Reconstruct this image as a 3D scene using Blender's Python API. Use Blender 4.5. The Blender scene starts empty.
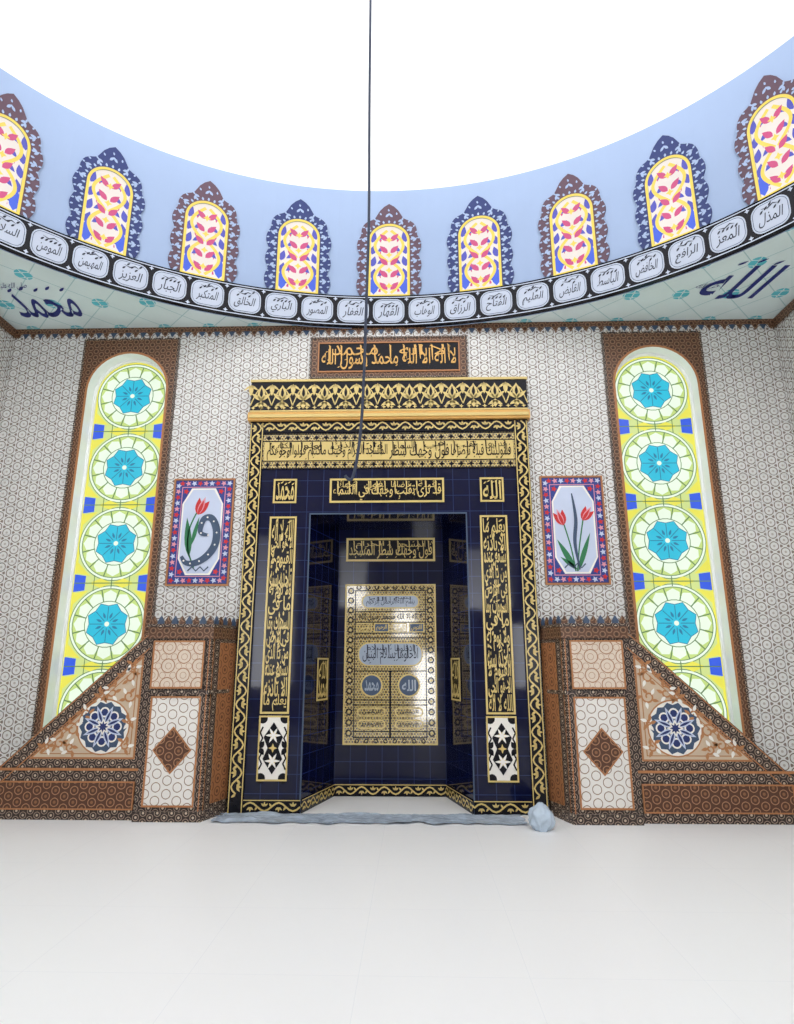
import bpy, math, random
from math import sin, cos, pi, radians, sqrt
random.seed(7)
S = bpy.context.scene
try:
    S.view_settings.view_transform = 'Standard'
    S.view_settings.look = 'None'
except Exception: pass

# ------------------------------------------------------------ colour / nodes
def lin(c):
    c = c/255.0
    return c/12.92 if c <= .04045 else ((c+.055)/1.055)**2.4
def C(r, g, b): return (lin(r), lin(g), lin(b), 1)

class E:
    def __init__(s, nt, o): s.nt = nt; s.o = o
    def m(s, op, b=None, c=None):
        n = s.nt.nodes.new('ShaderNodeMath'); n.operation = op
        s.nt.links.new(s.o, n.inputs[0])
        for i, x in ((1, b), (2, c)):
            if x is None: continue
            if isinstance(x, E): s.nt.links.new(x.o, n.inputs[i])
            else: n.inputs[i].default_value = x
        return E(s.nt, n.outputs[0])
    def __add__(s, b): return s.m('ADD', b)
    def __sub__(s, b): return s.m('SUBTRACT', b)
    def __mul__(s, b): return s.m('MULTIPLY', b)
    def gt(s, b): return s.m('GREATER_THAN', b)
    def lt(s, b): return s.m('LESS_THAN', b)
    def cos(s): return s.m('COSINE')
    def abs(s): return s.m('ABSOLUTE')
    def fr(s): return s.m('FRACT')
    def mx(s, b): return s.m('MAXIMUM', b)
    def mn(s, b): return s.m('MINIMUM', b)
def mix(nt, f, a, b):
    n = nt.nodes.new('ShaderNodeMix'); n.data_type = 'RGBA'
    if isinstance(f, E): nt.links.new(f.o, n.inputs[0])
    else: n.inputs[0].default_value = f
    for i, x in ((6, a), (7, b)):
        if isinstance(x, tuple): n.inputs[i].default_value = x
        else: nt.links.new(x, n.inputs[i])
    return n.outputs[2]
def hexv(u, v, s, rot=0):
    k = 2*pi/s; r = None
    for a in (0, 60, 120):
        a = radians(a+rot)
        t = (u*(k*cos(a)) + v*(k*sin(a))).cos()
        r = t if r is None else r+t
    return r
def grid(u, v, s, t, s2=None):
    a = ((u*(1/s)).fr()-.5).abs().gt(.5-t/s)
    s2 = s2 or s
    b = ((v*(1/s2)).fr()-.5).abs().gt(.5-t/s2)
    return a.mx(b)
def band(x, lo, hi): return x.gt(lo)*x.lt(hi)

def pmat(name, fn, rough=.4, spec=.4, metal=0, emis=0, var=.12, vs=3.0, bump=0, ior=1.5):
    m = bpy.data.materials.new(name); m.use_nodes = True
    nt = m.node_tree; P = nt.nodes['Principled BSDF']
    tc = nt.nodes.new('ShaderNodeTexCoord'); sp = nt.nodes.new('ShaderNodeSeparateXYZ')
    nt.links.new(tc.outputs['UV'], sp.inputs[0])
    u = E(nt, sp.outputs[0]); v = E(nt, sp.outputs[1])
    col = fn(nt, u, v) if callable(fn) else fn
    nz = nt.nodes.new('ShaderNodeTexNoise'); nz.inputs['Scale'].default_value = vs
    nz.inputs['Detail'].default_value = 4
    nt.links.new(tc.outputs['Object'], nz.inputs['Vector'])
    if var > 0:
        f = E(nt, nz.outputs[0])*(2*var) + (1-var)
        hs = nt.nodes.new('ShaderNodeHueSaturation')
        nt.links.new(f.o, hs.inputs['Value'])
        if isinstance(col, tuple): hs.inputs['Color'].default_value = col
        else: nt.links.new(col, hs.inputs['Color'])
        col = hs.outputs[0]
    def setc(inp):
        if isinstance(col, tuple): P.inputs[inp].default_value = col
        else: nt.links.new(col, P.inputs[inp])
    setc('Base Color')
    P.inputs['Roughness'].default_value = rough
    P.inputs['Specular IOR Level'].default_value = spec
    P.inputs['Metallic'].default_value = metal
    P.inputs['IOR'].default_value = ior
    if emis > 0:
        setc('Emission Color'); P.inputs['Emission Strength'].default_value = emis
        for l in list(nt.links):
            if l.to_socket == P.inputs['Base Color']: nt.links.remove(l)
        P.inputs['Base Color'].default_value = (.05, .05, .05, 1)
    if bump:
        bn = nt.nodes.new('ShaderNodeBump'); bn.inputs['Strength'].default_value = bump
        bn.inputs['Distance'].default_value = .02
        nt.links.new(nz.outputs[0], bn.inputs['Height']); nt.links.new(bn.outputs[0], P.inputs['Normal'])
    return m

# ------------------------------------------------------------ patterns
def f_wall(nt, u, v):
    h = hexv(u, v, .125)
    c = mix(nt, band(h, -.60, .20), C(228, 227, 224), C(132, 118, 108))
    c = mix(nt, h.lt(-1.25), c, C(138, 124, 114))
    c = mix(nt, h.gt(2.6), c, C(192, 184, 176))
    return mix(nt, grid(u, v, .35, .003), c, C(198, 197, 194))
def f_brown(nt, u, v):
    h = hexv(u, v, .075)
    c = mix(nt, band(h, -.5, .4), C(98, 66, 48), C(160, 126, 98))
    return mix(nt, h.gt(2.0), c, C(66, 44, 34))
def f_dark(nt, u, v):
    h = hexv(u, v, .075)
    c = mix(nt, band(h, -.7, .1), C(54, 43, 40), C(166, 144, 126))
    return mix(nt, h.gt(2.2), c, C(202, 184, 162))
def f_hexbrown(nt, u, v):
    h = hexv(u, v, .10)
    c = mix(nt, band(h, -.6, .2), C(88, 54, 38), C(172, 128, 94))
    return mix(nt, h.gt(2.3), c, C(140, 96, 64))
def f_opanel(nt, u, v):
    h = hexv(u, v, .11)
    c = mix(nt, band(h, -.6, .2), C(168, 112, 74), C(102, 62, 42))
    return mix(nt, h.gt(2.2), c, C(106, 64, 44))
def f_cream(nt, u, v):
    h = hexv(u, v, .17); h2 = hexv(u, v, .098, 30)
    c = mix(nt, band(h, -.6, -.1), C(224, 208, 190), C(168, 118, 84))
    return mix(nt, band(h2, .2, .8), c, C(180, 136, 104))
def f_whex(nt, u, v):
    h = hexv(u, v, .115)
    return mix(nt, band(h, -.5, .2), C(236, 232, 226), C(150, 124, 102))
def f_navy(nt, u, v): return mix(nt, grid(u, v, .2, .0035), C(6, 10, 46), C(38, 52, 98))
def f_goldpat(nt, u, v):
    h = hexv(u, v, .055)
    c = mix(nt, h.gt(.9), C(200, 174, 100), C(116, 92, 44))
    return mix(nt, band(h, -1.5, -1.1), c, C(58, 46, 28))
def f_ceil(nt, u, v):
    c = C(230, 246, 246)
    a = u*.7071+v*.7071; b = u*.7071-v*.7071
    c = mix(nt, grid(a, b, .42, .006), c, C(186, 218, 220))
    k = 2*pi/.6
    s = (u*k).cos()+(v*k).cos(); s2 = (a*(2*pi/.14)).cos()+(b*(2*pi/.14)).cos()
    c = mix(nt, s.gt(1.5)*s2.abs().gt(.3), c, C(96, 200, 214))
    return c
def f_floor(nt, u, v):
    return mix(nt, grid(u, v, .9, .002), C(253, 253, 253), C(243, 244, 246))

M_ = {}
M_['wall'] = pmat('patterned_wall_tile', f_wall, .25, .35)
M_['brown'] = pmat('brown_pattern_tile', f_brown, .35)
M_['dark'] = pmat('dark_geometric_tile', f_dark, .35)
M_['hexb'] = pmat('brown_hex_tile', f_hexbrown, .35)
M_['cream'] = pmat('cream_star_tile', f_cream, .35)
M_['whex'] = pmat('white_hex_tile', f_whex, .3)
M_['navy'] = pmat('navy_glazed_tile', f_navy, .06, .32, var=.25, bump=.03)
M_['black'] = pmat('black_tile', C(14, 13, 22), .2, .2)
M_['gold'] = pmat('gold_glaze', C(216, 190, 116), .25, .6)
M_['goldp'] = pmat('gold_pattern_tile', f_goldpat, .08, 1.0, bump=.03, ior=1.7)
M_['wood'] = pmat('gold_cornice', C(220, 168, 86), .3, .5)
M_['orange'] = pmat('orange_line_tile', C(180, 122, 78), .4)
M_['orangep'] = pmat('orange_panel_tile', f_opanel, .4)
M_['beige'] = pmat('beige_tile', C(208, 186, 160), .35)
M_['ivory'] = pmat('ivory_glaze', C(244, 240, 232), .35)
M_['scroll'] = pmat('scroll_orange', C(184, 128, 84), .4)
M_['ceil'] = pmat('ceiling_star_tile', f_ceil, .4, .3, var=.05)
M_['drum'] = pmat('drum_blue_paint', C(160, 178, 208), .8, .2, var=.05, vs=1)
M_['dome'] = pmat('dome_white_plaster', C(252, 252, 252), .9, .1, var=.01, vs=1)
M_['plaster'] = pmat('white_reveal', C(244, 246, 244), .7)
M_['floor'] = pmat('white_marble_floor', f_floor, .4, .3, var=.01, vs=2)
M_['lav'] = pmat('medallion_lavender', C(190, 198, 214), .5, var=.05)
M_['ink'] = pmat('calligraphy_ink', C(20, 24, 46), .5)
M_['inkb'] = pmat('calligraphy_blue', C(18, 36, 122), .4)
M_['blue'] = pmat('cobalt_glaze', C(44, 62, 140), .35)
M_['blued'] = pmat('navy_ornament', C(38, 52, 108), .5)
M_['maroon'] = pmat('maroon_ornament', C(92, 66, 80), .5)
M_['pale'] = pmat('pale_ornament', C(160, 178, 210), .5)
M_['red'] = pmat('tulip_red', C(202, 46, 48), .35)
M_['pink'] = pmat('pink_glaze', C(222, 154, 166), .35)
M_['green'] = pmat('leaf_green', C(46, 120, 78), .35)
M_['lblue'] = pmat('light_blue_glaze', C(200, 210, 232), .3)
M_['silver'] = pmat('silver_glaze', C(168, 180, 196), .12, .8)
M_['graybl'] = pmat('slate_glaze', C(66, 84, 110), .35)
def G(n, r, g, b, e=1.0): M_[n] = pmat('glass_'+n, C(r, g, b), .15, .3, emis=e, var=.12, vs=2.5)  # emission stands in for daylight coming through the glass
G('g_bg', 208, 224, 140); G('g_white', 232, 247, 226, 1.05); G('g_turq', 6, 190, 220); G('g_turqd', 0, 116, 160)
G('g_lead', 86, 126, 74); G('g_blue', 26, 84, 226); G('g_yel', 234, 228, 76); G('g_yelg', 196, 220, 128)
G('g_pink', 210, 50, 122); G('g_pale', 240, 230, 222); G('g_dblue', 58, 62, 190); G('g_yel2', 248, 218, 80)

# ------------------------------------------------------------ mesh builder
class B:
    def __init__(s, name): s.n = name; s.v = []; s.f = []; s.mi = []; s.uv = []; s.ms = []
    def idx(s, k):
        if k not in s.ms: s.ms.append(k)
        return s.ms.index(k)
    def face(s, p3, mat, uv):
        i = len(s.v); s.v += p3; s.f.append(list(range(i, i+len(p3)))); s.mi.append(s.idx(mat)); s.uv += uv
    def poly(s, M, p, mat, w=0):
        s.face([M(a, b, w) for a, b in p], mat, [(a, b) for a, b in p])
    def rect(s, M, u0, u1, v0, v1, mat, w=0, nu=1, nv=1):
        for i in range(nu):
            for j in range(nv):
                a = u0+(u1-u0)*i/nu; b = u0+(u1-u0)*(i+1)/nu; c = v0+(v1-v0)*j/nv; d = v0+(v1-v0)*(j+1)/nv
                s.poly(M, [(a, c), (b, c), (b, d), (a, d)], mat, w)
    def side(s, M, p, w0, w1, mat, closed=True):
        n = len(p); L = 0
        for i in range(n if closed else n-1):
            a = p[i]; b = p[(i+1) % n]; d = math.hypot(b[0]-a[0], b[1]-a[1])
            s.face([M(a[0], a[1], w0), M(b[0], b[1], w0), M(b[0], b[1], w1), M(a[0], a[1], w1)], mat,
                   [(L, w0), (L+d, w0), (L+d, w1), (L, w1)]); L += d
    def prism(s, M, p, w0, w1, mat, smat=None):
        s.poly(M, p, mat, w1); s.side(M, p, w0, w1, smat or mat)
    def box(s, M, u0, u1, v0, v1, w0, w1, mat, smat=None):
        s.prism(M, [(u0, v0), (u1, v0), (u1, v1), (u0, v1)], w0, w1, mat, smat)
    def frame(s, M, u0, u1, v0, v1, t, w0, w1, mat):
        s.box(M, u0, u1, v1-t, v1, w0, w1, mat); s.box(M, u0, u1, v0, v0+t, w0, w1, mat)
        s.box(M, u0, u0+t, v0+t, v1-t, w0, w1, mat); s.box(M, u1-t, u1, v0+t, v1-t, w0, w1, mat)
    def ring(s, M, po, pin, mat, w=0, closed=True):
        n = len(po)
        for i in range(n if closed else n-1):
            j = (i+1) % n
            s.poly(M, [po[i], po[j], pin[j], pin[i]], mat, w)
    def stroke(s, M, pts, wd, mat, w=0, closed=False):
        n = len(pts); L = []; R = []
        for i, p in enumerate(pts):
            if closed: a = pts[(i-1) % n]; c = pts[(i+1) % n]
            else: a = pts[max(0, i-1)]; c = pts[min(n-1, i+1)]
            dx, dy = c[0]-a[0], c[1]-a[1]; d = math.hypot(dx, dy) or 1
            ww = (wd[i] if isinstance(wd, (list, tuple)) else wd)/2
            L.append((p[0]-dy/d*ww, p[1]+dx/d*ww)); R.append((p[0]+dy/d*ww, p[1]-dx/d*ww))
        s.ring(M, L, R, mat, w, closed)
    def leaf(s, M, x, y, ln, wd, ang, mat, w=0):
        pts = []
        for i in range(7):
            t = i/6; pts.append((t*ln, wd/2*sin(pi*t**.8)))
        for i in range(5, 0, -1):
            t = i/6; pts.append((t*ln, -wd/2*sin(pi*t**.8)))
        ca, sa = cos(ang), sin(ang)
        s.poly(M, [(x+a*ca-b*sa, y+a*sa+b*ca) for a, b in pts], mat, w)
    def build(s, smooth=False):
        me = bpy.data.meshes.new(s.n); me.from_pydata(s.v, [], s.f)
        uvl = me.uv_layers.new(name='UVMap')
        for i, c in enumerate(s.uv): uvl.data[i].uv = c
        for k in s.ms: me.materials.append(M_[k])
        me.polygons.foreach_set('material_index', s.mi)
        if smooth: me.polygons.foreach_set('use_smooth', [True]*len(s.f))
        me.update()
        o = bpy.data.objects.new(s.n, me); S.collection.objects.link(o); return o

def circ(x, y, r, n=24, a0=0, ry=None): return [(x+r*cos(a0+2*pi*i/n), y+(ry or r)*sin(a0+2*pi*i/n)) for i in range(n)]
def star(x, y, r1, r2, n, a0=0):
    return [(x+(r1 if i % 2 == 0 else r2)*cos(a0+pi*i/n), y+(r1 if i % 2 == 0 else r2)*sin(a0+pi*i/n)) for i in range(2*n)]
def rrect(x, y, w, h, r, n=5):
    p = []
    for cx, cy, a in ((x+w/2-r, y+h/2-r, 0), (x-w/2+r, y+h/2-r, 90), (x-w/2+r, y-h/2+r, 180), (x+w/2-r, y-h/2+r, 270)):
        for i in range(n+1):
            t = radians(a+90*i/n); p.append((cx+r*cos(t), cy+r*sin(t)))
    return p
def MW(Y):  # plane facing the room, w towards the viewer
    return lambda u, v, w: (u, Y-w, v)

# ------------------------------------------------------------ Arabic text
FORM = {'ا': (0xFE8D, 0), 'ب': (0xFE8F, 1), 'ة': (0xFE93, 0), 'ت': (0xFE95, 1), 'ث': (0xFE99, 1), 'ج': (0xFE9D, 1), 'ح': (0xFEA1, 1), 'خ': (0xFEA5, 1),
        'د': (0xFEA9, 0), 'ذ': (0xFEAB, 0), 'ر': (0xFEAD, 0), 'ز': (0xFEAF, 0), 'س': (0xFEB1, 1), 'ش': (0xFEB5, 1), 'ص': (0xFEB9, 1), 'ض': (0xFEBD, 1),
        'ط': (0xFEC1, 1), 'ظ': (0xFEC5, 1), 'ع': (0xFEC9, 1), 'غ': (0xFECD, 1), 'ف': (0xFED1, 1), 'ق': (0xFED5, 1), 'ك': (0xFED9, 1), 'ل': (0xFEDD, 1),
        'م': (0xFEE1, 1), 'ن': (0xFEE5, 1), 'ه': (0xFEE9, 1), 'و': (0xFEED, 0), 'ى': (0xFEEF, 0), 'ي': (0xFEF1, 1)}
def shape(t):
    out = []; prev = False; i = 0
    while i < len(t):
        c = t[i]
        if c not in FORM: out.append(c); prev = False; i += 1; continue
        if c == 'ل' and i+1 < len(t) and t[i+1] == 'ا':
            out.append(chr(0xFEFC if prev else 0xFEFB)); prev = False; i += 2; continue
        b, dual = FORM[c]; nx = dual and i+1 < len(t) and t[i+1] in FORM
        if prev and nx: k = 3
        elif nx: k = 2
        elif prev: k = 1
        else: k = 0
        out.append(chr(b+k)); prev = bool(nx); i += 1
    return ''.join(reversed(out))
TC = {}
def tmesh(t, off=.02):
    if (t, off) in TC: return TC[(t, off)]
    cu = bpy.data.curves.new('t', 'FONT'); cu.body = shape(t); cu.offset = off; cu.resolution_u = 3
    o = bpy.data.objects.new('t', cu); S.collection.objects.link(o)
    dg = bpy.context.evaluated_depsgraph_get(); me = o.evaluated_get(dg).to_mesh()
    vs = [(v.co.x, v.co.y) for v in me.vertices]; fs = [list(p.vertices) for p in me.polygons]
    o.evaluated_get(dg).to_mesh_clear(); bpy.data.objects.remove(o)
    if vs:
        x0 = min(v[0] for v in vs); x1 = max(v[0] for v in vs); y0 = min(v[1] for v in vs); y1 = max(v[1] for v in vs)
        vs = [((v[0]-x0)/(x1-x0+1e-6), (v[1]-y0)/(y1-y0+1e-6)) for v in vs]
    TC[(t, off)] = (vs, fs); return TC[(t, off)]
def text(b, M, t, u0, u1, v0, v1, mat, w=0, off=.02, slant=0):
    vs, fs = tmesh(t, off)
    for f in fs: b.poly(M, [(u0+vs[i][0]*(u1-u0)+slant*(vs[i][1]-.5), v0+vs[i][1]*(v1-v0)) for i in f], mat, w)
def thul(b, M, t, t2, u0, u1, v0, v1, mat, w, n=None, off=.006):
    """stacked, interlaced inscription: two tiers of words with tall uprights and small marks"""
    h = v1-v0; L = u1-u0
    text(b, M, t, u0, u1, v0, v0+h*.84, mat, w, off)
    k = max(1, len(t2))
    for i, s in enumerate(t2):
        a = u1-L*(i+1)/k; e = u1-L*i/k; p = (e-a)*.16
        text(b, M, s, a+p, e-p, v0+h*.56, v1-h*.01, mat, w+.001, 0)
    n = n or int(L/(h*.42))
    rr = random.Random(len(t)*7+n)
    for i in range(n):
        x = u0+L*(i+.5)/n+rr.uniform(-.1, .1)*h; y0 = v0+h*rr.uniform(.2, .45)
        b.stroke(M, [(x+.015*h, y0), (x, y0+h*.2), (x-.01*h, v1-h*.05), (x-.05*h, v1)], [.02*h, .045*h, .065*h, .02*h], mat, w+.0005)
        for _ in range(2):
            q = x+rr.uniform(-.2, .2)*h; y = v0+h*rr.uniform(.03, .97)
            b.leaf(M, q, y, .12*h, .04*h, rr.uniform(.3, 1.2), mat, w+.0005)

def vine(b, M, p0, p1, amp, wl, mat, w, lw=.018):
    dx, dy = p1[0]-p0[0], p1[1]-p0[1]; L = math.hypot(dx, dy); tx, ty = dx/L, dy/L; nx, ny = -ty, tx
    k = max(1, round(L/wl)); wl = L/k
    P = lambda s, t: (p0[0]+tx*s+nx*t, p0[1]+ty*s+ny*t)
    b.stroke(M, [P(i*wl/8, amp*sin(2*pi*i/8)) for i in range(8*k+1)], lw, mat, w)
    base = math.atan2(ty, tx)
    for i in range(2*k):
        sgn = 1 if i % 2 == 0 else -1; s0 = (i+.5)*wl/2
        q = P(s0, -sgn*amp*.1)
        for da in (-.9, 0, .9):
            b.leaf(M, q[0], q[1], amp*1.15, amp*.5, base-sgn*(pi/2+da), mat, w)
        q = P(i*wl/2, 0); b.leaf(M, q[0], q[1], amp*1.1, amp*.5, base+sgn*2.2, mat, w)

# ------------------------------------------------------------ dimensions
HW = 5.05; ZC = 5.98; A = 5.05; BY = 4.1
WX = 3.43; WH = .52; WS = 5.07; WB = .5
def arch(cx, hw, zs, z0, n=20):
    return [(cx-hw, z0)]+[(cx-hw*cos(pi*i/n), zs+hw*sin(pi*i/n)) for i in range(n+1)]+[(cx+hw, z0)]
def arch_surround(b, M, cx, hw, zs, z0, u0, u1, v0, v1, mat, w, n=20):
    if u0 < cx-hw: b.rect(M, u0, cx-hw, v0, zs, mat, w); b.rect(M, cx+hw, u1, v0, zs, mat, w)
    if v0 < z0: b.rect(M, cx-hw, cx+hw, v0, z0, mat, w)
    ap = [(cx-hw*cos(pi*i/n), zs+hw*sin(pi*i/n)) for i in range(n+1)]
    if u0 < cx-hw:
        b.poly(M, [(u0, zs), ap[0], (ap[0][0], v1), (u0, v1)], mat, w)
        b.poly(M, [ap[-1], (u1, zs), (u1, v1), (ap[-1][0], v1)], mat, w)
    for i in range(n): b.poly(M, [ap[i], ap[i+1], (ap[i+1][0], v1), (ap[i][0], v1)], mat, w)

# ------------------------------------------------------------ room shell
b = B('wall_front'); M = MW(0)
NX = .95; NZ = 3.37; WO, WI = WX+WH, WX-WH
for s in (-1, 1):
    b.rect(M, min(s*5.05, s*WO), max(s*5.05, s*WO), 0, ZC, 'wall')
    arch_surround(b, M, s*WX, WH, WS, WB, s*WX-WH, s*WX+WH, 0, ZC, 'wall', 0)
    b.rect(M, min(s*WI, s*NX), max(s*WI, s*NX), 0, ZC, 'wall')
b.rect(M, -NX, NX, NZ, ZC, 'wall')
b.build()
YR = 9.2
for s, nm in ((-1, 'wall_left'), (1, 'wall_right')):
    b = B(nm); MS = (lambda s: lambda u, v, w: (s*(HW-w), -u, v))(s)
    b.rect(MS, 0, YR, 0, ZC, 'wall')
    b.rect(MS, 0, YR, 5.84, 5.97, 'brown', .02)
    b.build()
# unseen wall behind the camera; doorway and windows placed for highlights on mihrab tiles
b = B('wall_back'); MB = lambda u, v, w: (u, -YR+w, v)
xs = [-5.05, -4.0, -2.9, -1.9, -1.1, -.25, .35, .95, 1.5, 2.9, 4.0, 5.05]
op = {(-4.0, -2.9): (1.0, 5.0), (-1.9, -1.1): (3.2, 4.9), (-.25, .35): (2.35, 3.2), (.35, .95): (0, 1.9), (1.5, 2.9): (3.0, 4.6), (2.9, 4.0): (1.0, 2.6)}
for a, c in zip(xs[:-1], xs[1:]):
    if (a, c) in op:
        z0, z1 = op[(a, c)]
        if z0 > 0: b.rect(MB, a, c, 0, z0, 'wall')
        b.rect(MB, a, c, z1, 8.0, 'wall')
    else: b.rect(MB, a, c, 0, 8.0, 'wall')  # carried above the ceiling to screen the drum from low sky
b.build()
b = B('floor'); b.face([(-HW, 1.0, 0), (HW, 1.0, 0), (HW, -YR, 0), (-HW, -YR, 0)], 'floor', [(-HW, 1), (HW, 1), (HW, -YR), (-HW, -YR)])
b.build()
# flat tiled ceiling with the dome opening cut in it
MC = lambda u, v, w: (u, -v, ZC-w)
b = B('ceiling'); N = 60
E_ = [(A*sin(radians(-90+180*i/N)), BY*(1-cos(radians(-90+180*i/N)))) for i in range(N+1)]
for i in range(N):
    p, q = E_[i], E_[i+1]
    b.poly(MC, [(p[0], 0), (q[0], 0), q, p], 'ceil', 0)
text(b, MC, 'محمد', -4.72, -3.90, .30, .84, 'inkb', .006, .006, .1)
text(b, MC, 'صلى الله عليه وسلم', -4.80, -4.30, .90, 1.06, 'inkb', .006, .0, .1)
for i in range(5): b.leaf(MC, -4.6+i*.16, .87+.03*(i % 2), .12, .035, .7, 'inkb', .006)
text(b, MC, 'الله', 3.82, 4.56, .50, 1.15, 'inkb', .006, .006, .1)
text(b, MC, 'جل جلاله', 3.72, 3.98, .70, .84, 'inkb', .006, .0, .1)
for i in range(3): b.leaf(MC, 4.0+i*.2, 1.16+.04*(i % 2), .12, .035, .7, 'inkb', .006)
b.build()
# dome drum + dome
def MD(phi0, da=0):
    def f(u, v, w):
        p = phi0+u/A
        return ((A-w)*sin(p), -BY+(BY-w)*cos(p), v)
    return f
M0 = MD(0)
ZD = 8.10
b = B('dome')
for i in range(90):
    u0 = A*radians(-90+2*i); u1 = A*radians(-88+2*i)
    b.poly(M0, [(u0, ZC-.06), (u1, ZC-.06), (u1, ZD), (u0, ZD)], 'drum', 0)
    for j in range(24):
        t0, t1 = radians(90*j/24), radians(90*(j+1)/24)
        def D(u, t):
            p = u/A; return (A*cos(t)*sin(p), -BY+BY*cos(t)*cos(p), ZD+4.2*sin(t))
        b.face([D(u0, t0), D(u1, t0), D(u1, t1), D(u0, t1)], 'dome', [(0, 0)]*4)
b.build()
# calligraphy band round the drum
b = B('trim_calligraphy_band')
names = ['الرحمن', 'الرحيم', 'الملك', 'القدوس', 'السلام', 'المومن', 'المهيمن', 'العزيز', 'الجبار', 'المتكبر', 'الخالق', 'الباري', 'المصور', 'الغفار', 'القهار', 'الوهاب', 'الرزاق', 'الفتاح', 'العليم', 'القابض', 'الباسط', 'الخافض', 'الرافع', 'المعز', 'المذل', 'السميع', 'البصير', 'الحكم', 'العدل', 'اللطيف', 'الخبير']
Z0, Z1 = 5.93, 6.38
for i in range(90):
    u0 = A*radians(-90+2*i); u1 = A*radians(-88+2*i)
    b.poly(M0, [(u0, Z0), (u1, Z0), (u1, Z1), (u0, Z1)], 'black', .05)
    for z in (Z0, Z1): b.face([M0(u0, z, 0), M0(u1, z, 0), M0(u1, z, .06), M0(u0, z, .06)], 'black', [(0, 0)]*4)
    b.poly(M0, [(u0, Z0+.015), (u1, Z0+.015), (u1, Z0+.028), (u0, Z0+.028)], 'lav', .054)
    b.poly(M0, [(u0, Z1-.028), (u1, Z1-.028), (u1, Z1-.015), (u0, Z1-.015)], 'lav', .054)
st = A*radians(5.45)
for k in range(-14, 15):
    M = MD(radians(5.45*k)); zc = (Z0+Z1)/2
    b.poly(M, rrect(0, zc, st*.88, .35, .12), 'lav', .056)
    b.ring(M, rrect(0, zc, st*.82, .32, .11), rrect(0, zc, st*.79, .305, .10), 'graybl', .058)
    text(b, M, names[(k+14) % len(names)], -.13, .13, zc-.11, zc+.05, 'ink', .06, .004, .03)
    for i in range(5):
        b.leaf(M, -.11+.05*i, zc+.05+.03*((i*k) % 3), .055, .022, .8, 'ink', .0605)
    b.stroke(M, [(-.09, zc+.11), (-.02, zc+.09), (.04, zc+.12), (.09, zc+.10)], [.004, .014, .014, .004], 'ink', .0605)
    b.poly(M, star(st/2, zc+.17, .03, .015, 4), 'lav', .056); b.poly(M, star(st/2, zc-.17, .03, .015, 4), 'lav', .056)
b.build()
# drum windows
for k in range(-5, 6):
    b = B('window_%d' % (k+8)); M = MD(radians(14.1*k)); z0 = 6.42; zs = 7.25; hw = .25
    mats = ('maroon', 'pale') if k % 2 == 0 else ('blued', 'pale')
    out = []; inn = []; mid = []; n = 64
    for i in range(n+1):
        t = i/n
        if t < .3: x, z, nx, nz = -hw, z0+(zs-z0)*t/.3, -1, 0
        elif t > .7: x, z, nx, nz = hw, z0+(zs-z0)*(1-t)/.3, 1, 0
        else:
            a = pi-pi*(t-.3)/.4; x, z, nx, nz = hw*cos(a), zs+hw*sin(a), cos(a), sin(a)
        o = .145+.05*abs(sin(t*pi*9)); o += .17*max(0, 1-abs(t-.5)/.07)
        out.append((x+nx*o, z+nz*o)); inn.append((x+nx*.03, z+nz*.03)); mid.append((x+nx*(.03+(o-.03)*.5), z+nz*(.03+(o-.03)*.5)))
    b.ring(M, out, inn, mats[0], .02, False); b.side(M, out, 0, .02, mats[0], False)
    for i in range(1, n):
        an = math.atan2(out[i][1]-inn[i][1], out[i][0]-inn[i][0])
        if i % 2:
            b.leaf(M, mid[i][0]-.03*cos(an), mid[i][1]-.03*sin(an), .085, .035, an+(.8 if i % 4 == 1 else -.8), 'pale', .024)
        else:
            b.leaf(M, inn[i][0]+.015*cos(an), inn[i][1]+.015*sin(an), .05, .03, an, 'pale', .024)
            b.leaf(M, mid[i][0]+.04*cos(an), mid[i][1]+.04*sin(an), .045, .024, an+.3, 'pale', .024)
    gl = arch(0, hw, zs, z0, 30); go = arch(0, hw+.035, zs, z0-.02, 30)
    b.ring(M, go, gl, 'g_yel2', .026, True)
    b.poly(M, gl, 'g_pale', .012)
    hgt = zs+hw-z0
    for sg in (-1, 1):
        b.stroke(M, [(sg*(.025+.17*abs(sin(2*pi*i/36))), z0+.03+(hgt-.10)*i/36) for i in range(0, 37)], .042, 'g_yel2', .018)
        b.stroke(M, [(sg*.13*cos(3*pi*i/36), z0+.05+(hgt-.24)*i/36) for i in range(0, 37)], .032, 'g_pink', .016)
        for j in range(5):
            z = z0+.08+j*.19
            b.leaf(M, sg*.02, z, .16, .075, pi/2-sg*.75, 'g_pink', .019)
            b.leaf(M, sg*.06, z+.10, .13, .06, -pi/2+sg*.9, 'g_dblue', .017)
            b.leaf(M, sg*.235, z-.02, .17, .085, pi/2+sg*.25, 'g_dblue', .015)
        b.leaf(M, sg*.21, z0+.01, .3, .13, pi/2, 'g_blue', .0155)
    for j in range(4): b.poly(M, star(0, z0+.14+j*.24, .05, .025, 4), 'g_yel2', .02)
    b.build()

# cresting strip under the ceiling
b = B('trim_cresting'); M = MW(0)
b.box(M, -HW, HW, 5.91, ZC, 0, .02, 'brown')
for i in range(101):
    x = -HW+.05+i*.1
    b.poly(M, [(x-.045, 5.91), (x+.045, 5.91), (x+.025, 5.87), (x, 5.83), (x-.025, 5.87)], 'graybl' if i % 2 else 'brown', .012)
b.build()

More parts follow.
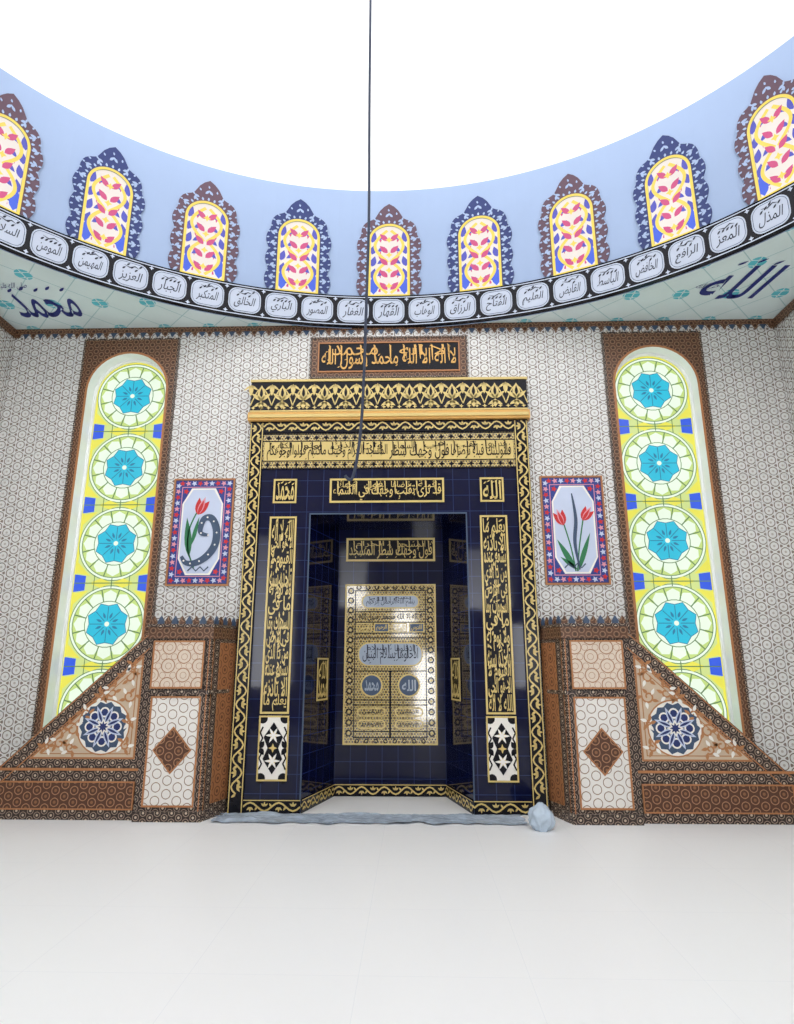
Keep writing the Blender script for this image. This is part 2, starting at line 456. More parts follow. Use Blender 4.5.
# ------------------------------------------------------------ tall stained windows
for wi, s in enumerate((-1, 1)):
    b = B('window_%d' % (wi+1)); cx = s*WX; M = MW(0)
    arch_surround(b, M, cx, WH, WS, WB, cx-.63, cx+.63, .45, 5.80, 'brown', .03)
    b.frame(M, cx-.64, cx+.64, .44, 5.81, .02, 0, .04, 'dark')
    ao = arch(cx, WH+.03, WS, WB); ai = arch(cx, WH, WS, WB)
    b.ring(M, ao, ai, 'orange', .035, False)
    b.side(M, ai, .035, -.18, 'plaster', True)
    Mg = MW(.16)
    hw = WH-.035
    b.side(Mg, arch(cx, hw, WS, WB), 0, .03, 'plaster', False)
    b.ring(Mg, arch(cx, WH, WS, WB), arch(cx, hw, WS, WB), 'plaster', .03, False)
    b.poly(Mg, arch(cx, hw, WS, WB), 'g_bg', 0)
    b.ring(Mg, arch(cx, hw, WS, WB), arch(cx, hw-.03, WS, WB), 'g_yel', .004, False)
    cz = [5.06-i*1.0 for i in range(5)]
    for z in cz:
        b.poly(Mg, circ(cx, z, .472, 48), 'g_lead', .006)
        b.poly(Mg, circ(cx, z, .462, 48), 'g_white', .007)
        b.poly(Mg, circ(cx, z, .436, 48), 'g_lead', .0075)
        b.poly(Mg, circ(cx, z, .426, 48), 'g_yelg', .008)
        nP = 12
        for i in range(nP):
            a = 2*pi*i/nP; h = pi/nP
            def pt(r, t): return (cx+r*cos(t), z+r*sin(t))
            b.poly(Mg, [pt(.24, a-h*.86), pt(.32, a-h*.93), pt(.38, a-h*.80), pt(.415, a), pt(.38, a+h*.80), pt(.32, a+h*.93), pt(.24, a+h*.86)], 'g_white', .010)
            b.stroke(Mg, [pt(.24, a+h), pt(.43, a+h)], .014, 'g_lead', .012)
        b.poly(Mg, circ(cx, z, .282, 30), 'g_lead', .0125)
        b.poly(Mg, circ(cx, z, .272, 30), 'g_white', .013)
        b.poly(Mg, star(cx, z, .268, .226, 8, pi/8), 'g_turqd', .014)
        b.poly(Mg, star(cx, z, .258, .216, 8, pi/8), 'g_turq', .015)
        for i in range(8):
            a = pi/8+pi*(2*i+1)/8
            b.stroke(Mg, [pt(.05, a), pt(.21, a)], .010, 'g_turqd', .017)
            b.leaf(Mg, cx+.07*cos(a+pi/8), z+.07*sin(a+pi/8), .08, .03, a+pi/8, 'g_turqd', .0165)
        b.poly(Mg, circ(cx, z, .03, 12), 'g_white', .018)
    for z in [q-.5 for q in cz]:
        for q in (-1, 1):
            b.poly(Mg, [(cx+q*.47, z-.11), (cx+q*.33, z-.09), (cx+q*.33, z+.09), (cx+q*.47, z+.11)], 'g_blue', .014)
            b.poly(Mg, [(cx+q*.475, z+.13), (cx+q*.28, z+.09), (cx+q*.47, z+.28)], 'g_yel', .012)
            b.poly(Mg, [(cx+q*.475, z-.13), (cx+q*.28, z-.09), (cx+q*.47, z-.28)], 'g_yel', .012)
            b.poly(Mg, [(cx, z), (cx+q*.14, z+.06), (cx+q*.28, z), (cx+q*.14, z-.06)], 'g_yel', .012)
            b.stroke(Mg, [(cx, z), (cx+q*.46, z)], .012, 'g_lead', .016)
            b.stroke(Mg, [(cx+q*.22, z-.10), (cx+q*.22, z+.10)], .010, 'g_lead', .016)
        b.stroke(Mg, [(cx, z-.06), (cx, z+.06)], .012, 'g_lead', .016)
    b.build()

# ------------------------------------------------------------ mihrab
b = B('mihrab'); YM = -.06; M = MW(YM)
BO, BI = 1.75, 1.58
for s in (-1, 1):
    b.rect(M, min(s*BI, s*NX), max(s*BI, s*NX), 0, 4.0, 'navy')
    b.box(M, min(s*BO, s*BI), max(s*BO, s*BI), 0, 4.58, -.06, .03, 'black')
    vine(b, M, (s*(BO+BI)/2, .2), (s*(BO+BI)/2, 4.56), .055, .30, 'gold', .034)
    for q in (BI+.012, BO-.012): b.rect(M, s*q-.006, s*q+.006, 0, 4.56, 'gold', .034)
b.rect(M, -NX, NX, NZ, 4.0, 'navy')
b.rect(M, -BI, BI, 4.0, 4.58, 'black')
b.box(M, -BI, BI, 4.43, 4.58, 0, .03, 'black'); vine(b, M, (-BI, 4.505), (BI, 4.505), .05, .3, 'gold', .034)
# gold inscription band
b.rect(M, -BI, BI, 3.95, 4.42, 'goldp', .012)
b.rect(M, -BI+.02, BI-.02, 4.06, 4.31, 'gold', .016)
for z in (3.955, 4.055, 4.315, 4.41): b.rect(M, -BI, BI, z-.006, z+.006, 'black', .018)
for k, (t, t2) in enumerate([('فلنولينك قبلة ترضاها', ['قد نرى', 'تقلب']), ('فول وجهك شطر', ['في', 'السماء']), ('المسجد الحرام وحيث', ['وان', 'الذين']), ('ماكنتم فولوا وجوهكم', ['اوتوا', 'الكتاب'])]):
    x = 1.54-.77*k; thul(b, M, t, t2, x-.755, x-.01, 4.065, 4.305, 'black', .020, 6)
for k in range(26):
    x = -1.51+k*.121
    for z in (4.005, 4.362): b.poly(M, star(x, z, .04, .018, 4), 'black', .016)
# cornice and crown
b.box(M, -1.78, 1.78, 4.58, 4.69, -.06, .08, 'wood'); b.box(M, -1.76, 1.76, 4.61, 4.65, .08, .10, 'gold')
b.box(M, -1.76, 1.76, 4.69, 5.13, -.06, .06, 'black')
b.box(M, -1.77, 1.77, 5.11, 5.14, -.06, .075, 'gold')
nk = 13; ZK = -.075
for k in range(nk):
    x = -1.76+3.52*(k+.5)/nk
    b.leaf(M, x, 4.92+ZK, .22, .10, pi/2, 'gold', .066); b.leaf(M, x, 4.93+ZK, .16, .05, pi/2-.9, 'gold', .066); b.leaf(M, x, 4.93+ZK, .16, .05, pi/2+.9, 'gold', .066)
    b.leaf(M, x, 4.92+ZK, .11, .07, -pi/2, 'gold', .066); b.leaf(M, x, 4.90+ZK, .11, .04, -pi/2+1, 'gold', .066); b.leaf(M, x, 4.90+ZK, .11, .04, -pi/2-1, 'gold', .066)
    b.leaf(M, x, 4.97+ZK, .13, .04, pi/2, 'black', .069)
    h = 1.76/nk
    b.stroke(M, [(x-h+2*h*i/12, 4.86+ZK+.24*sin(pi*i/12)) for i in range(13)], .014, 'gold', .064)
    b.leaf(M, x-h, 5.15+ZK, .16, .06, -pi/2, 'gold', .068)
    for q in (-1, 1): b.leaf(M, x-h, 5.14+ZK, .12, .03, -pi/2+q*.9, 'gold', .068)
b.rect(M, -1.76, 1.76, 4.70, 4.72, 'gold', .064)
for k in range(36): b.poly(M, star(-1.72+k*.098, 4.752, .03, .012, 4), 'gold', .066)
# niche
ND = .85; BW = .70
Pl = [(-NX, YM), (-BW, ND), (BW, ND), (NX, YM)]
def seg(p, q):
    dx, dy = q[0]-p[0], q[1]-p[1]; L = math.hypot(dx, dy); tx, ty = dx/L, dy/L
    return (lambda u, v, w: (p[0]+tx*u+ty*w, p[1]+ty*u-tx*w, v)), L
segs = [seg(Pl[i], Pl[i+1]) for i in range(3)]
for Mn, L in segs:
    b.rect(Mn, 0, L, 0, NZ, 'navy'); b.rect(Mn, 0, L, 0, .14, 'black', .012)
    vine(b, Mn, (0, .07), (L, .07), .042, .26, 'gold', .016); b.rect(Mn, 0, L, .13, .14, 'gold', .018)
b.face([(-NX, YM, NZ), (-BW, ND, NZ), (BW, ND, NZ), (NX, YM, NZ)], 'navy', Pl)
b.frame(M, -NX-.012, NX+.012, -.02, NZ+.012, .015, 0, .01, 'graybl')
for s in (-1, 1):
    b.rect(M, min(s*BI, s*NX), max(s*BI, s*NX), 0, .14, 'black', .012)
    vine(b, M, (min(s*BI, s*NX), .07), (max(s*BI, s*NX), .07), .042, .26, 'gold', .016)
    b.rect(M, min(s*BI, s*NX), max(s*BI, s*NX), .13, .14, 'gold', .018)
def tpanel(b, M, u0, u1, v0, v1, words, bg='black', fg='gold', fr='gold', t=.022, rows=1, ov=0):
    b.box(M, u0, u1, v0, v1, 0, .012, bg); b.frame(M, u0, u1, v0, v1, t, .012, .02, fr)
    m = t+.012; hh = (v1-v0-2*m)/rows
    for r in range(rows):
        ws = words[r] if rows > 1 else words
        lo = v1-m-hh*(r+1)-(hh*ov if r < rows-1 else 0); hi = v1-m-hh*r-hh*.02
        text(b, M, ws, u0+m, u1-m, lo, hi, fg, .018+.0004*r, .012)
tpanel(b, M, -1.42, -1.13, 3.51, 3.82, 'محمد'); tpanel(b, M, 1.13, 1.42, 3.51, 3.82, 'الله')
for s in (-1, 1):
    for i in range(5): b.leaf(M, s*1.275-.1+i*.045, 3.74+.02*(i % 2), .05, .016, .7, 'gold', .02)
b.box(M, -.72, .69, 3.51, 3.82, 0, .012, 'black'); b.frame(M, -.72, .69, 3.51, 3.82, .024, .012, .02, 'gold')
thul(b, M, 'قد نرى تقلب وجهك في السماء', ['قبلة', 'ترضاها', 'فول', 'وجهك'], -.68, .65, 3.54, 3.79, 'gold', .018, 11)
vw = ['الله لا اله', 'الا هو الحي', 'القيوم لا', 'تاخذه سنة', 'ولا نوم له', 'ما في', 'السموات وما', 'في الارض', 'من ذا الذي', 'يشفع عنده', 'الا باذنه', 'يعلم ما']
for s in (-1, 1):
    tpanel(b, M, s*1.28-.165, s*1.28+.165, 1.04, 3.34, vw if s < 0 else vw[::-1], rows=12, ov=.45)
    rr = random.Random(3)
    for i in range(46):
        b.leaf(M, s*1.28+rr.uniform(-.13, .09), rr.uniform(1.1, 3.28), .06, .018, rr.uniform(.4, 2.2), 'gold', .024)
    u = s*1.28
    b.box(M, u-.17, u+.17, .33, 1.02, 0, .012, 'ivory'); b.frame(M, u-.17, u+.17, .33, 1.02, .018, .012, .016, 'gold')
    for (du, dv) in ((-.14, .36), (.14, .36), (-.14, .99), (.14, .99)):
        b.poly(M, circ(u+du*.9, dv, .055, 12), 'black', .015)
    b.poly(M, [(u, .40), (u+.11, .56), (u+.06, .675), (u+.11, .79), (u, .95), (u-.11, .79), (u-.06, .675), (u-.11, .56)], 'black', .016)
    for dv in (.54, .81):
        b.poly(M, star(u, dv, .085, .035, 6), 'gold', .018)
        for i in range(6): b.leaf(M, u, dv, .09, .026, i*pi/3, 'ivory', .020)
        for q in (-1, 1): b.stroke(M, [(u+q*.15, dv-.09), (u+q*.12, dv-.03), (u+q*.15, dv+.03), (u+q*.12, dv+.09)], .018, 'black', .016)
    b.poly(M, star(u, .675, .05, .02, 4), 'gold', .018)
    for q in (-1, 1):
        b.leaf(M, u+q*.15, .675, .09, .06, pi/2+q*.6, 'black', .016); b.leaf(M, u+q*.15, .675, .09, .06, -pi/2-q*.6, 'black', .016)
for Mn, L in (segs[0], segs[2]):
    tpanel(b, Mn, L/2-.16, L/2+.16, 1.16, 1.66, ['الله', 'محمد'], rows=2, t=.02)
    b.ring(Mn, circ(L/2, 1.41, .13, 20, ry=.2), circ(L/2, 1.41, .115, 20, ry=.185), 'gold', .02)
# back wall
Mb = MW(ND)
b.box(Mb, -.60, .60, 2.93, 3.25, 0, .012, 'black'); b.frame(Mb, -.60, .60, 2.93, 3.25, .028, .012, .02, 'gold')
thul(b, Mb, 'فول وجهك شطر المسجد', ['المسجد', 'الحرام'], -.56, .56, 2.965, 3.215, 'gold', .018, 9)
b.box(Mb, -.60, .60, .60, 2.62, 0, .015, 'goldp'); b.frame(Mb, -.60, .60, .60, 2.62, .018, .015, .024, 'gold')
b.frame(Mb, -.47, .47, .68, 2.54, .012, .015, .02, 'black')
for s in (-1, 1):
    for k in range(15):
        z = .74+k*.128
        b.ring(Mb, circ(s*.525, z, .042, 12), circ(s*.525, z, .026, 12), 'black', .018); b.poly(Mb, circ(s*.525, z, .018, 8), 'gold', .018)
for k in range(8):
    b.ring(Mb, circ(-.42+k*.12, 2.58, .034, 12), circ(-.42+k*.12, 2.58, .02, 12), 'black', .018)
    b.ring(Mb, circ(-.42+k*.12, .645, .028, 12), circ(-.42+k*.12, .645, .016, 12), 'black', .018)
def oval(u0, u1, v0, v1, t, bg='silver', fg='ink', t2=None):
    b.poly(Mb, rrect((u0+u1)/2, (v0+v1)/2, u1-u0, v1-v0, min(u1-u0, v1-v0)*.45), 'gold', .019)
    b.poly(Mb, rrect((u0+u1)/2, (v0+v1)/2, u1-u0-.03, v1-v0-.03, min(u1-u0-.03, v1-v0-.03)*.45), bg, .021)
    if t2: thul(b, Mb, t, t2, u0+.06, u1-.06, v0+.025, v1-.025, fg, .023, 7, .0)
    else: text(b, Mb, t, u0+.06, u1-.06, v0+.03, v1-.03, fg, .023)
oval(-.38, .38, 2.30, 2.48, 'بسم الله الرحمن الرحيم', t2=['بسم', 'الله'])
for z in (2.26, 2.12, 1.98, 1.92): b.rect(Mb, -.46, .46, z-.006, z+.006, 'black', .018)
for k in range(4):
    x = -.345+k*.23; b.frame(Mb, x-.10, x+.10, 1.99, 2.11, .012, .015, .02, 'gold'); b.rect(Mb, x-.085, x+.085, 2.005, 2.095, 'graybl' if k % 2 else 'goldp', .018)
    text(b, Mb, names[k], x-.07, x+.07, 2.01, 2.09, 'gold', .02)
text(b, Mb, 'لا اله الا الله محمد رسول الله', -.42, .42, 2.14, 2.24, 'black', .018)
oval(-.42, .42, 1.56, 1.86, 'ادخلوها بسلام امنين', t2=['ادخلوها', 'بسلام'])
b.rect(Mb, -.012, .012, .68, 1.50, 'black', .018)
for z in (1.50, 1.14, 1.08, .76): b.rect(Mb, -.46, .46, z-.006, z+.006, 'black', .018)
for s in (-1, 1):
    b.poly(Mb, circ(s*.24, 1.32, .145, 24), 'gold', .018); b.poly(Mb, circ(s*.24, 1.32, .125, 24), 'graybl', .02)
    text(b, Mb, 'الله' if s > 0 else 'محمد', s*.24-.09, s*.24+.09, 1.25, 1.39, 'silver', .022)
    oval(s*.24-.18, s*.24+.18, .94, 1.05, 'الرحمن', 'goldp', 'black'); oval(s*.24-.18, s*.24+.18, .79, .90, 'الرحيم', 'goldp', 'black')
b.build()

# top inscription panel
b = B('inscription_panel'); M = MW(0)
b.box(M, -1.03, 1.03, 5.20, 5.79, 0, .03, 'brown'); b.frame(M, -1.03, 1.03, 5.20, 5.79, .02, .03, .04, 'dark')
b.box(M, -.92, .92, 5.29, 5.70, .03, .035, 'black'); b.frame(M, -.93, .93, 5.28, 5.71, .018, .03, .045, 'orange')
thul(b, M, 'لا اله الا الله محمد رسول الله', ['لا اله', 'محمد'], -.88, .88, 5.32, 5.67, 'wood', .042, 9)
b.build()

# ------------------------------------------------------------ tulip tile panels
def tilepanel(name, cx, kind):
    b = B(name); M = MW(0); u0, u1, v0, v1 = cx-.385, cx+.385, 2.5, 3.85
    b.box(M, u0, u1, v0, v1, 0, .02, 'maroon'); b.frame(M, u0, u1, v0, v1, .02, .02, .026, 'orange')
    b.rect(M, u0+.03, u1-.03, v0+.03, v1-.03, 'blue', .022)
    def path(t):
        W, Hh = .77-.13, 1.35-.13; P_ = 2*(W+Hh); d = t*P_
        if d < W: return (u0+.065+d, v0+.065)
        d -= W
        if d < Hh: return (u1-.065, v0+.065+d)
        d -= Hh
        if d < W: return (u1-.065-d, v1-.065)
        d -= W; return (u0+.065, v1-.065-d)
    for i in range(50):
        x, y = path(i/50); b.poly(M, star(x, y, .038, .018, 5, i), ('red', 'lblue', 'pink')[i % 3], .026)
    b.rect(M, u0+.11, u1-.11, v0+.11, v1-.11, 'pink', .026)
    b.rect(M, u0+.12, u1-.12, v0+.12, v1-.12, 'blue', .028)
    oc = lambda k: [(cx-.25+k+.10, v0+.13+k), (cx+.25-k-.10, v0+.13+k), (cx+.255-k, v0+.33), (cx+.255-k, v1-.33), (cx+.15-k, v1-.13-k), (cx-.15+k, v1-.13-k), (cx-.255+k, v1-.33), (cx-.255+k, v0+.33)]
    b.poly(M, oc(0), 'ivory', .030); b.poly(M, oc(.02), 'lblue', .032)
    for q in (-1, 1):
        for z in (v0+.17, v1-.17): b.poly(M, star(cx+q*.22, z, .04, .02, 5), 'red', .032)
    def tulip(x, y, a, sc=1):
        for da in (-.45, .45): b.leaf(M, x, y, .22*sc, .085*sc, a+da*.7, 'red', .036)
        b.leaf(M, x, y, .24*sc, .07*sc, a, 'pink', .038); b.leaf(M, x, y, .2*sc, .045*sc, a, 'red', .039)
    def smooth(pts, n=6):
        sp = []
        for i in range(len(pts)-1):
            p0 = pts[max(0, i-1)]; p1 = pts[i]; p2 = pts[i+1]; p3 = pts[min(len(pts)-1, i+2)]
            for k in range(n):
                t = k/n
                sp.append(tuple(.5*(2*p1[j]+(p2[j]-p0[j])*t+(2*p0[j]-5*p1[j]+4*p2[j]-p3[j])*t*t+(3*p1[j]-p0[j]-3*p2[j]+p3[j])*t**3) for j in (0, 1)))
        sp.append(pts[-1]); return sp
    if kind == 'waw':
        b.stroke(M, smooth([(cx-.05, 2.72), (cx-.14, 2.95), (cx-.14, 3.2), (cx-.06, 3.42)]), .018, 'green', .034)
        tulip(cx-.05, 3.38, pi/2-.35, 1.0)
        b.leaf(M, cx-.12, 2.85, .5, .09, pi/2+.12, 'green', .034); b.leaf(M, cx-.10, 3.0, .36, .05, pi/2-.2, 'green', .035)
        sp = smooth([(cx+.10, 3.12), (cx+.00, 3.16), (cx+.03, 3.32), (cx+.13, 3.33), (cx+.20, 3.18), (cx+.19, 3.0), (cx+.10, 2.86), (cx-.03, 2.78), (cx-.15, 2.78), (cx-.21, 2.86)])
        b.stroke(M, sp, [.03+.065*sin(pi*i/len(sp))**.8 for i in range(len(sp))], 'graybl', .040)
        for i in range(0, len(sp), 5): b.poly(M, circ(sp[i][0], sp[i][1], .012, 6), 'ivory', .044)
        b.stroke(M, [(cx-.12+.05*i, 2.68+.05*(i % 2)) for i in range(6)], .018, 'graybl', .04)
    else:
        b.stroke(M, smooth([(cx-.01, 3.62), (cx+.02, 3.3), (cx-.01, 3.0), (cx+.03, 2.68)]), [.014+.03*sin(pi*i/18) for i in range(19)], 'graybl', .040)
        b.stroke(M, smooth([(cx-.02, 2.66), (cx-.06, 2.95), (cx-.13, 3.25)]), .016, 'green', .034)
        b.stroke(M, smooth([(cx+.0, 2.66), (cx+.04, 2.95), (cx+.11, 3.3)]), .016, 'green', .034)
        tulip(cx-.13, 3.22, pi/2+.35, .9); tulip(cx+.10, 3.28, pi/2-.6, .85)
        b.leaf(M, cx-.02, 2.68, .42, .07, pi/2+.5, 'green', .036); b.leaf(M, cx+.01, 2.66, .5, .06, pi/2-.35, 'green', .036)
        b.leaf(M, cx, 2.68, .25, .05, pi/2+.9, 'green', .036)
        b.stroke(M, [(cx-.15+.05*i, 2.70+.05*(i % 2)) for i in range(6)], .016, 'graybl', .04)
    return b.build()
tilepanel('calligraphy_tile_panel', -2.305, 'waw')
tilepanel('tulip_tile_panel', 2.26, 'tulip')

# ------------------------------------------------------------ tiled pulpit staircases
def pulpit(name, s):
    b = B(name)
    def MP(Y): return lambda u, v, w: (s*u, Y-w, v)
    X0, X1, XB = 1.93, 2.62, 1.77
    YF = -.45; T = 1.99
    F = MP(YF)
    b.rect(F, X0, X1, 0, T, 'dark')
    dx, dy = X0-XB, YF; L = math.hypot(dx, dy)
    def MC_(u, v, w):
        t = u/L; nx, ny = dy/L, -dx/L
        return (s*(XB+dx*t+nx*w), dy*t+ny*w, v)
    b.rect(MC_, 0, L, 0, T, 'dark')
    b.rect(MC_, .05, L-.15, .15, 1.82, 'orangep', .006); b.stroke(MC_, [(.05, .15), (L-.15, .15), (L-.15, 1.82), (.05, 1.82)], .02, 'orange', .009, True)
    b.stroke(MC_, [(L-.03, 0), (L-.03, 1.86)], .012, 'orange', .009); b.stroke(F, [(X0+.02, 0), (X0+.02, 1.86)], .012, 'orange', .009)
    b.face([(s*X1, YF, 0), (s*X1, 0, 0), (s*X1, 0, T), (s*X1, YF, T)], 'dark', [(0, 0), (.45, 0), (.45, T), (0, T)])
    foot = [(XB, 0), (X0, YF), (X1, YF), (X1, 0)]
    b.face([(s*x, y, T) for x, y in foot], 'dark', foot)
    for z0, z1, e, m in ((1.86, 2.0, .035, 'brown'), (1.99, 2.02, .05, 'dark'), (0, .10, .02, 'dark'), (1.27, 1.31, .03, 'dark')):
        ft = [(XB, 0), (X0-e*.6, YF-e), (X1+e*.5, YF-e), (X1+e*.5, 0)]
        for i in range(3):
            p, q = ft[i], ft[i+1]; d = math.hypot(p[0]-q[0], p[1]-q[1])
            b.face([(s*p[0], p[1], z0), (s*q[0], q[1], z0), (s*q[0], q[1], z1), (s*p[0], p[1], z1)], m, [(0, z0), (d, z0), (d, z1), (0, z1)])
        for z in (z0, z1): b.face([(s*x, y, z) for x, y in ft], m, ft)
    for i in range(9):
        x = X0+.03+i*(X1-X0-.06)/8
        b.prism(F, [(x-.03, 2.02), (x+.03, 2.02), (x+.035, 2.05), (x, 2.11), (x-.035, 2.05)], -.0, .03, 'graybl' if i % 2 else 'brown')
    for i in range(6):
        u = .04+i*L/6
        b.prism(MC_, [(u-.03, 2.02), (u+.03, 2.02), (u+.035, 2.05), (u, 2.11), (u-.035, 2.05)], 0, .02, 'graybl' if i % 2 else 'brown')
    b.box(F, X0+.06, X1-.06, 1.33, 1.84, 0, .045, 'cream', 'dark'); b.frame(F, X0+.06, X1-.06, 1.33, 1.84, .018, .045, .052, 'orange')
    b.box(F, X0+.07, X1-.07, .14, 1.25, 0, .006, 'whex'); b.frame(F, X0+.07, X1-.07, .14, 1.25, .018, .006, .015, 'orange')
    cx = (X0+X1)/2; cz = .70
    b.poly(F, [(cx-.21, cz), (cx, cz-.24), (cx+.21, cz), (cx, cz+.24)], 'orange', .012)
    b.poly(F, [(cx-.19, cz), (cx, cz-.215), (cx+.19, cz), (cx, cz+.215)], 'hexb', .016)
    YB = -.40; Q = MP(YB); k = .947; xe = 4.20; zt = 1.97
    hz = lambda x: zt-k*(x-X1)
    out = [(X1, 0), (xe+.06, 0), (xe+.06, .50), (xe, .50), (xe, hz(xe)), (X1, zt)]
    b.prism(Q, out, -.08, 0, 'dark', 'dark')
    b.poly(MP(YB+.08), out, 'dark', 0)
    r = .155/cos(math.atan(k))
    tri = lambda e: [(X1+.07+e, .60+e), ((zt-r-.60)/k+X1-2.4*e, .60+e), (X1+.07+e, zt-r-k*.07-2.4*e)]
    b.poly(Q, tri(0), 'orange', .006); b.poly(Q, tri(.02), 'beige', .010)
    b.poly(Q, tri(.05), 'orange', .011); b.poly(Q, tri(.06), 'beige', .013)
    for o in (.02, r-.02):
        b.stroke(Q, [(X1, zt-o), (xe, hz(xe)-o)], .012, 'orange', .008)
    b.box(MP(YB), X1, xe+.06, .485, .51, 0, .02, 'orange', 'orange')
    mx_, mz = 3.06, .93
    b.poly(Q, circ(mx_, mz, .29, 32), 'scroll', .0155)
    b.poly(Q, circ(mx_, mz, .275, 32), 'ivory', .016); b.poly(Q, star(mx_, mz, .265, .235, 14), 'graybl', .018)
    for i in range(8):
        a = i*pi/4
        b.poly(Q, circ(mx_+.15*cos(a), mz+.15*sin(a), .055, 12), 'ivory', .020)
        b.poly(Q, circ(mx_+.15*cos(a), mz+.15*sin(a), .038, 10), 'blued', .021)
        b.leaf(Q, mx_+.03*cos(a+pi/8), mz+.03*sin(a+pi/8), .20, .055, a+pi/8, 'lblue', .022)
        b.leaf(Q, mx_+.05*cos(a+pi/8), mz+.05*sin(a+pi/8), .14, .025, a+pi/8, 'blued', .023)
    b.poly(Q, star(mx_, mz, .09, .05, 8), 'ivory', .025); b.poly(Q, star(mx_, mz, .06, .03, 8), 'blued', .027)
    def spiral(x, y, r0, a0, d, m='scroll'):
        p = [(x+r0*(1-i/22)*cos(a0+d*i*.42), y+r0*(1-i/22)*sin(a0+d*i*.42)) for i in range(18)]
        b.stroke(Q, p, .018, m, .017)
        for i in range(0, 15, 3): b.leaf(Q, p[i][0], p[i][1], .075, .035, a0+d*i*.42+d*.6, 'ivory' if i % 2 else m, .019)
    for x, y, r0, a, d in ((2.83, 1.45, .08, 0, 1), (3.00, 1.29, .07, 2, -1), (2.81, 1.25, .07, 3, 1), (3.40, .90, .07, 1, 1), (3.52, .76, .06, 2, -1), (3.40, .72, .05, 4, 1), (3.66, .72, .04, 0, 1),
                       (2.80, .74, .05, 1, -1), (3.28, 1.06, .05, 3, -1), (2.79, 1.56, .04, 1, -1), (2.79, .98, .03, 1, 1), (3.12, 1.25, .04, 1, 1)):
        spiral(x, y, r0, a, d)
    b.box(Q, X1+.05, xe, .11, .37, 0, .012, 'hexb', 'orange'); b.frame(Q, X1+.04, xe+.01, .10, .38, .014, 0, .018, 'orange')
    n = 9
    for i in range(n):
        x1 = xe-(xe-X1)*i/n; h0 = .19*i; h1 = .19*(i+1)
        b.face([(s*x1, -.32, h0), (s*x1, 0, h0), (s*x1, 0, h1), (s*x1, -.32, h1)], 'plaster', [(0, 0)]*4)
        x2 = xe-(xe-X1)*(i+1)/n
        b.face([(s*x1, -.32, h1), (s*x1, 0, h1), (s*x2, 0, h1), (s*x2, -.32, h1)], 'plaster', [(0, 0)]*4)
    return b.build()
pulpit('tiled_pulpit_staircase', -1); pulpit('tiled_pulpit_staircase.001', 1)

# ------------------------------------------------------------ cable, bag, plastic sheet
cu = bpy.data.curves.new('hanging_cable', 'CURVE'); cu.dimensions = '3D'; cu.bevel_depth = .014; cu.bevel_resolution = 3
pts = [(-.14, -2, 11.75), (-.14, -2, 7.5), (-.12, -2, 6.0), (-.14, -2, 5.0), (-.15, -2, 4.3), (-.17, -2, 3.7), (-.22, -2, 3.3), (-.26, -2.02, 3.18), (-.31, -2.02, 3.25)]
sp = cu.splines.new('NURBS'); sp.points.add(len(pts)-1)
for p, q in zip(sp.points, pts): p.co = (*q, 1)
sp.order_u = 3; sp.use_endpoint_u = True
o = bpy.data.objects.new('hanging_cable', cu); S.collection.objects.link(o)
cu.materials.append(pmat('cable_grey', C(60, 66, 82), .6, .2))

import bmesh
from mathutils import noise, Vector
bm = bmesh.new(); bmesh.ops.create_icosphere(bm, subdivisions=4, radius=.13)
for v in bm.verts:
    d = v.co.normalized(); r = .12*(1+.22*noise.noise(d*2.6)+.08*noise.noise(d*8))
    v.co = d*r; v.co.z = max(v.co.z*1.2, -.10)
    if v.co.z > .08: f = max(.35, 1-(v.co.z-.08)*7); v.co.x *= f; v.co.y *= f
me = bpy.data.meshes.new('plastic_bag'); bm.to_mesh(me); bm.free()
for p in me.polygons: p.use_smooth = True
me.materials.append(pmat('bag_plastic', C(196, 212, 228), .25, .5, var=.25, vs=14, bump=.4))
o = bpy.data.objects.new('plastic_bag', me); o.location = (1.56, -.66, .101); S.collection.objects.link(o)

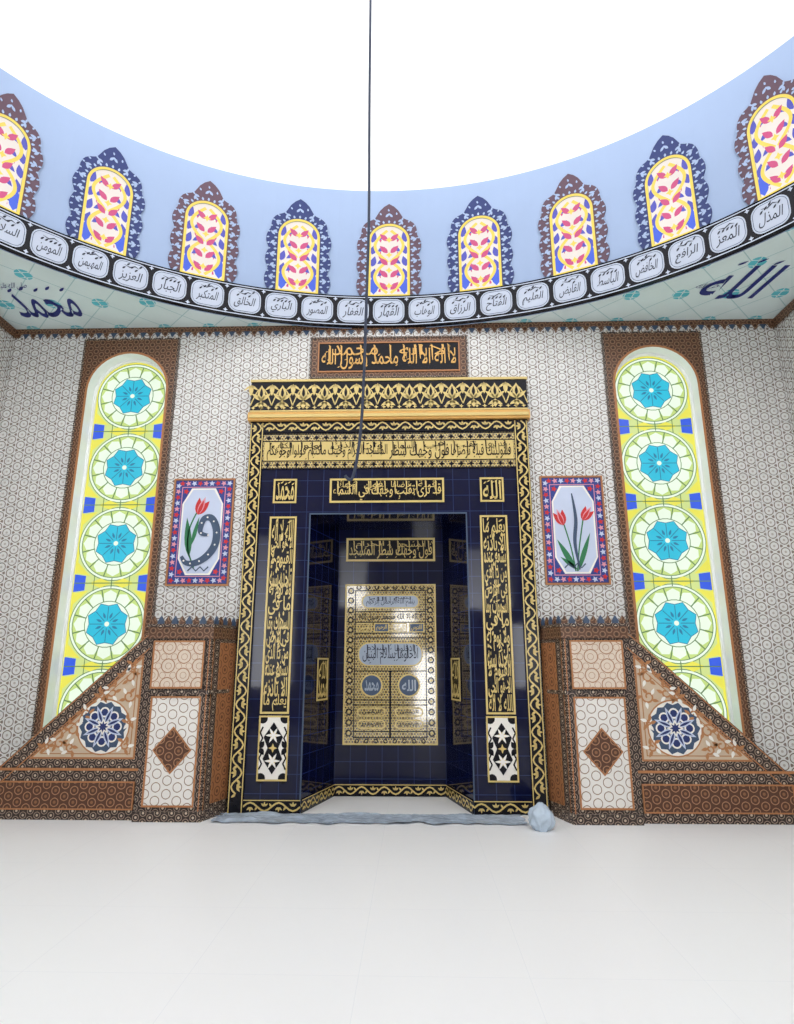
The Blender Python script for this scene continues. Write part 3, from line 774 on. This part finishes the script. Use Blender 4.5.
M_['sheet'] = pmat('sheet_plastic', C(176, 190, 206), .2, .6, var=.5, vs=7)
b = B('plastic_floor_sheet')
nx_, ny_ = 110, 18; P = {}
for i in range(nx_+1):
    for j in range(ny_+1):
        e = .10*noise.noise(Vector((i*.16, j*.05, 3)))
        x = -1.80+3.25*i/nx_+.08*noise.noise(Vector((j*.4, 0, 9))); y = -.10-.40*j/ny_+e*(j/ny_)
        z = .008+.04*max(0, noise.noise(Vector((x*3, y*6, 1))))+.012*abs(noise.noise(Vector((x*16, y*16, 5))))
        P[i, j] = (x, y, z)
for i in range(nx_):
    for j in range(ny_):
        q = [P[i, j], P[i+1, j], P[i+1, j+1], P[i, j+1]]; b.face(q, 'sheet', [(a[0], a[1]) for a in q])
b.build()

# ------------------------------------------------------------ light, camera
w = bpy.data.worlds.new('World'); S.world = w; w.use_nodes = True
nt = w.node_tree; bg = nt.nodes['Background']; bg.inputs[0].default_value = (.96, .975, 1, 1)
tc = nt.nodes.new('ShaderNodeTexCoord'); sp = nt.nodes.new('ShaderNodeSeparateXYZ'); nt.links.new(tc.outputs['Generated'], sp.inputs[0])
mr = nt.nodes.new('ShaderNodeMapRange'); nt.links.new(sp.outputs[2], mr.inputs['Value'])
mr.inputs['From Min'].default_value = .06; mr.inputs['From Max'].default_value = .2
mr.inputs['To Min'].default_value = 1.0; mr.inputs['To Max'].default_value = 0.0
m2 = nt.nodes.new('ShaderNodeMapRange'); nt.links.new(sp.outputs[1], m2.inputs['Value'])
m2.inputs['From Min'].default_value = -.95; m2.inputs['From Max'].default_value = -.8
m2.inputs['To Min'].default_value = 5.0; m2.inputs['To Max'].default_value = 0.0
mm = nt.nodes.new('ShaderNodeMath'); mm.operation = 'MULTIPLY_ADD'  # added bright patch low in the rear sky, to strengthen tile highlights
nt.links.new(mr.outputs[0], mm.inputs[0]); nt.links.new(m2.outputs[0], mm.inputs[1]); mm.inputs[2].default_value = 2.15
nt.links.new(mm.outputs[0], bg.inputs[1])
cam = bpy.data.cameras.new('camera'); co = bpy.data.objects.new('camera', cam); S.collection.objects.link(co)
cam.sensor_fit = 'HORIZONTAL'; cam.sensor_width = 36; cam.lens = 610/794*36
co.location = (.30, -7.3, 1.6); co.rotation_euler = (radians(90+13.9), 0, radians(1.5))
S.camera = co
